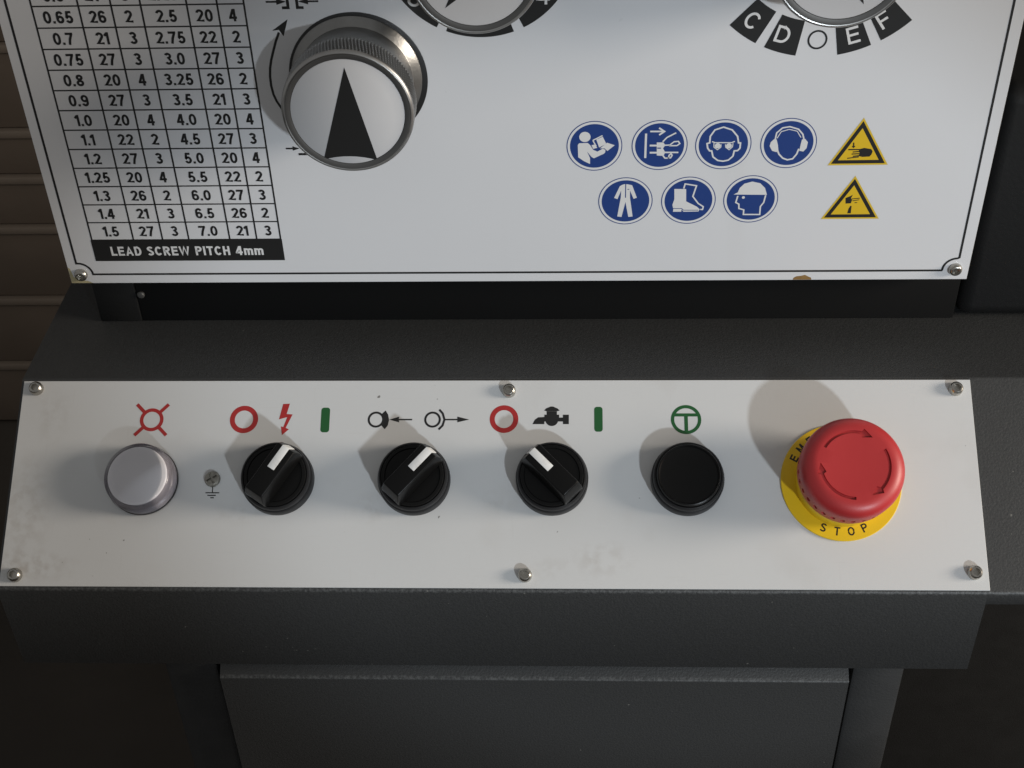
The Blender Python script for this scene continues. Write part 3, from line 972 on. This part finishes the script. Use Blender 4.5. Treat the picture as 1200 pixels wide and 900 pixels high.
def pointer_bm():
    t = bmesh.new()
    w = 1.6
    path = [(0.6, 18.4), (11.0, 18.4), (12.7, 12.6)]
    off = [(0.6, 18.75), (11.25, 18.75), (13.05, 12.6)]
    a = [t.verts.new((x, -w, z)) for x, z in path + off[::-1]]
    b = [t.verts.new((x, w, z)) for x, z in path + off[::-1]]
    t.faces.new((a[0], a[1], a[4], a[5]))
    t.faces.new((a[1], a[2], a[3], a[4]))
    t.faces.new((b[5], b[4], b[1], b[0]))
    t.faces.new((b[4], b[3], b[2], b[1]))
    for i in range(6):
        j = (i + 1) % 6
        t.faces.new((a[i], b[i], b[j], a[j]))
    bmesh.ops.recalc_face_normals(t, faces=t.faces[:])
    bmesh.ops.bevel(t, geom=[e for e in t.edges if len(e.link_faces) == 2 and e.calc_face_angle() > .6], offset=0.12, segments=2, affect='EDGES', profile=0.5)
    return t


first = None
for u, v, ang, lab in ((112.7, 44.5, 57, 'black selector switch turned right, under the red voltage arrow'), (169.3, 44.5, 47.5, 'black selector switch turned right, under the two brake symbols'), (226.1, 44.6, 135, 'black selector switch turned left, under the tap symbol')):
    f = FL.at(u, v)
    fk = FL.at(u, v, 0, radians(ang))
    root = empty('selector_switch', LATHE, f, lab)
    if first is None:
        first = (build('bezel', bezel_bm(), BLACKM, root, f, smooth=35), build('grip', bar_bm(), BLACK, root, fk, smooth=35), build('pointer', pointer_bm(), WHITEPL, root, fk, smooth=35))
    else:
        again(first[0], root, f)
        again(first[1], root, fk)
        again(first[2], root, fk)

# ------------------------------------------------------------------ push button
f = FL.at(281.4, 44.6)
PB = empty('push_button', LATHE, f, 'round black push button under the green start symbol')
again(first[0], PB, f)
bm = bmesh.new()
lathe(bm, [(12.9, 7.0), (12.9, 9.4), (12.6, 10.0), (12.2, 10.2), (11.9, 9.9), (11.6, 9.5), (11.2, 9.4), (6, 9.2), (0, 9.1)], 96)
build('button_cap', bm, BLACK, PB, f, smooth=35)

# ------------------------------------------------------------------ emergency stop
f = FL.at(343.9, 43.9)
ES = empty('emergency_stop', LATHE, f, 'red mushroom emergency stop button on a yellow disc')
bm = bmesh.new()
lathe(bm, [(24.4, 0.02), (24.4, 0.7), (24.2, 0.9), (0, 0.9)], 120)
LD = build('legend_disc', bm, YELLOW, ES, f, smooth=35)
bm = bmesh.new()
for i, ch in enumerate('EMERGENCY'):
    a = radians(151.8 - 13.9 * i)
    lettering(bm, ch, 20.9 * cos(a), 20.9 * sin(a), 3.4, 0.95, 0, w=0.19, wide=1.1, rot=a - pi / 2)
build('lettering', bm, BLACKP, ES, f)
bm = bmesh.new()
for i, ch in enumerate('STOP'):
    a = radians(-113.6 + 15.7 * i)
    lettering(bm, ch, 20.6 * cos(a), 20.6 * sin(a), 3.5, 0.95, 0, w=0.17, wide=1.1, rot=a + pi / 2)
build('lettering', bm, BLACKP, ES, f)
bm = bmesh.new()
lathe(bm, [(18.6, 0.8), (18.6, 7.5), (18.2, 8.2), (15.5, 8.4), (15.5, 14), (0, 14)], 96)
build('collar', bm, YELLOW, ES, f, smooth=35)
bm = bmesh.new()
lathe(bm, [(0, 12.2), (18.4, 12.2), (19.3, 12.4), (19.8, 12.9), (20.0, 14.2), (20.2, 18), (20.3, 23.3), (20.05, 25.0), (19.4, 26.6), (18.4, 27.9), (17.0, 28.8), (15.6, 29.3), (14.4, 29.45), (9, 29.1), (0, 28.9)], 120, cap=False)
HD = build('mushroom_head', bm, RED, ES, f, smooth=45)
bm = bmesh.new()
RG = 13.3
for a0 in (148, 28, -92):
    pts = [(RG * cos(radians(a0 - k * 4)), RG * sin(radians(a0 - k * 4))) for k in range(20)]
    o = [((RG + .6) * cos(radians(a0 - k * 4)), (RG + .6) * sin(radians(a0 - k * 4))) for k in range(20)]
    q = [((RG - .6) * cos(radians(a0 - k * 4)), (RG - .6) * sin(radians(a0 - k * 4))) for k in range(20)]
    e0, e1 = radians(a0 - 75), radians(a0 - 92)
    head = [((RG + 1.9) * cos(e0), (RG + 1.9) * sin(e0)), (RG * cos(e1), RG * sin(e1)), ((RG - 1.8) * cos(e0), (RG - 1.8) * sin(e0))]
    prism(bm, o[:-1] + head + q[:-1][::-1], 28.5, 32)
for i in range(32):
    a = 2 * pi * i / 32
    m = bmesh.new()
    bmesh.ops.create_uvsphere(m, u_segments=10, v_segments=6, radius=1.3)
    bmesh.ops.scale(m, vec=(1, .8, 1.3), verts=m.verts[:])
    bmesh.ops.rotate(m, cent=(0, 0, 0), matrix=Matrix.Rotation(a, 3, 'Z'), verts=m.verts[:])
    bmesh.ops.translate(m, vec=(20.3 * cos(a), 20.3 * sin(a), 18.2), verts=m.verts[:])
    merge(bm, m)
carve(HD, bm)
HD.data.shade_smooth()
HD.data.set_sharp_from_angle(angle=radians(32))
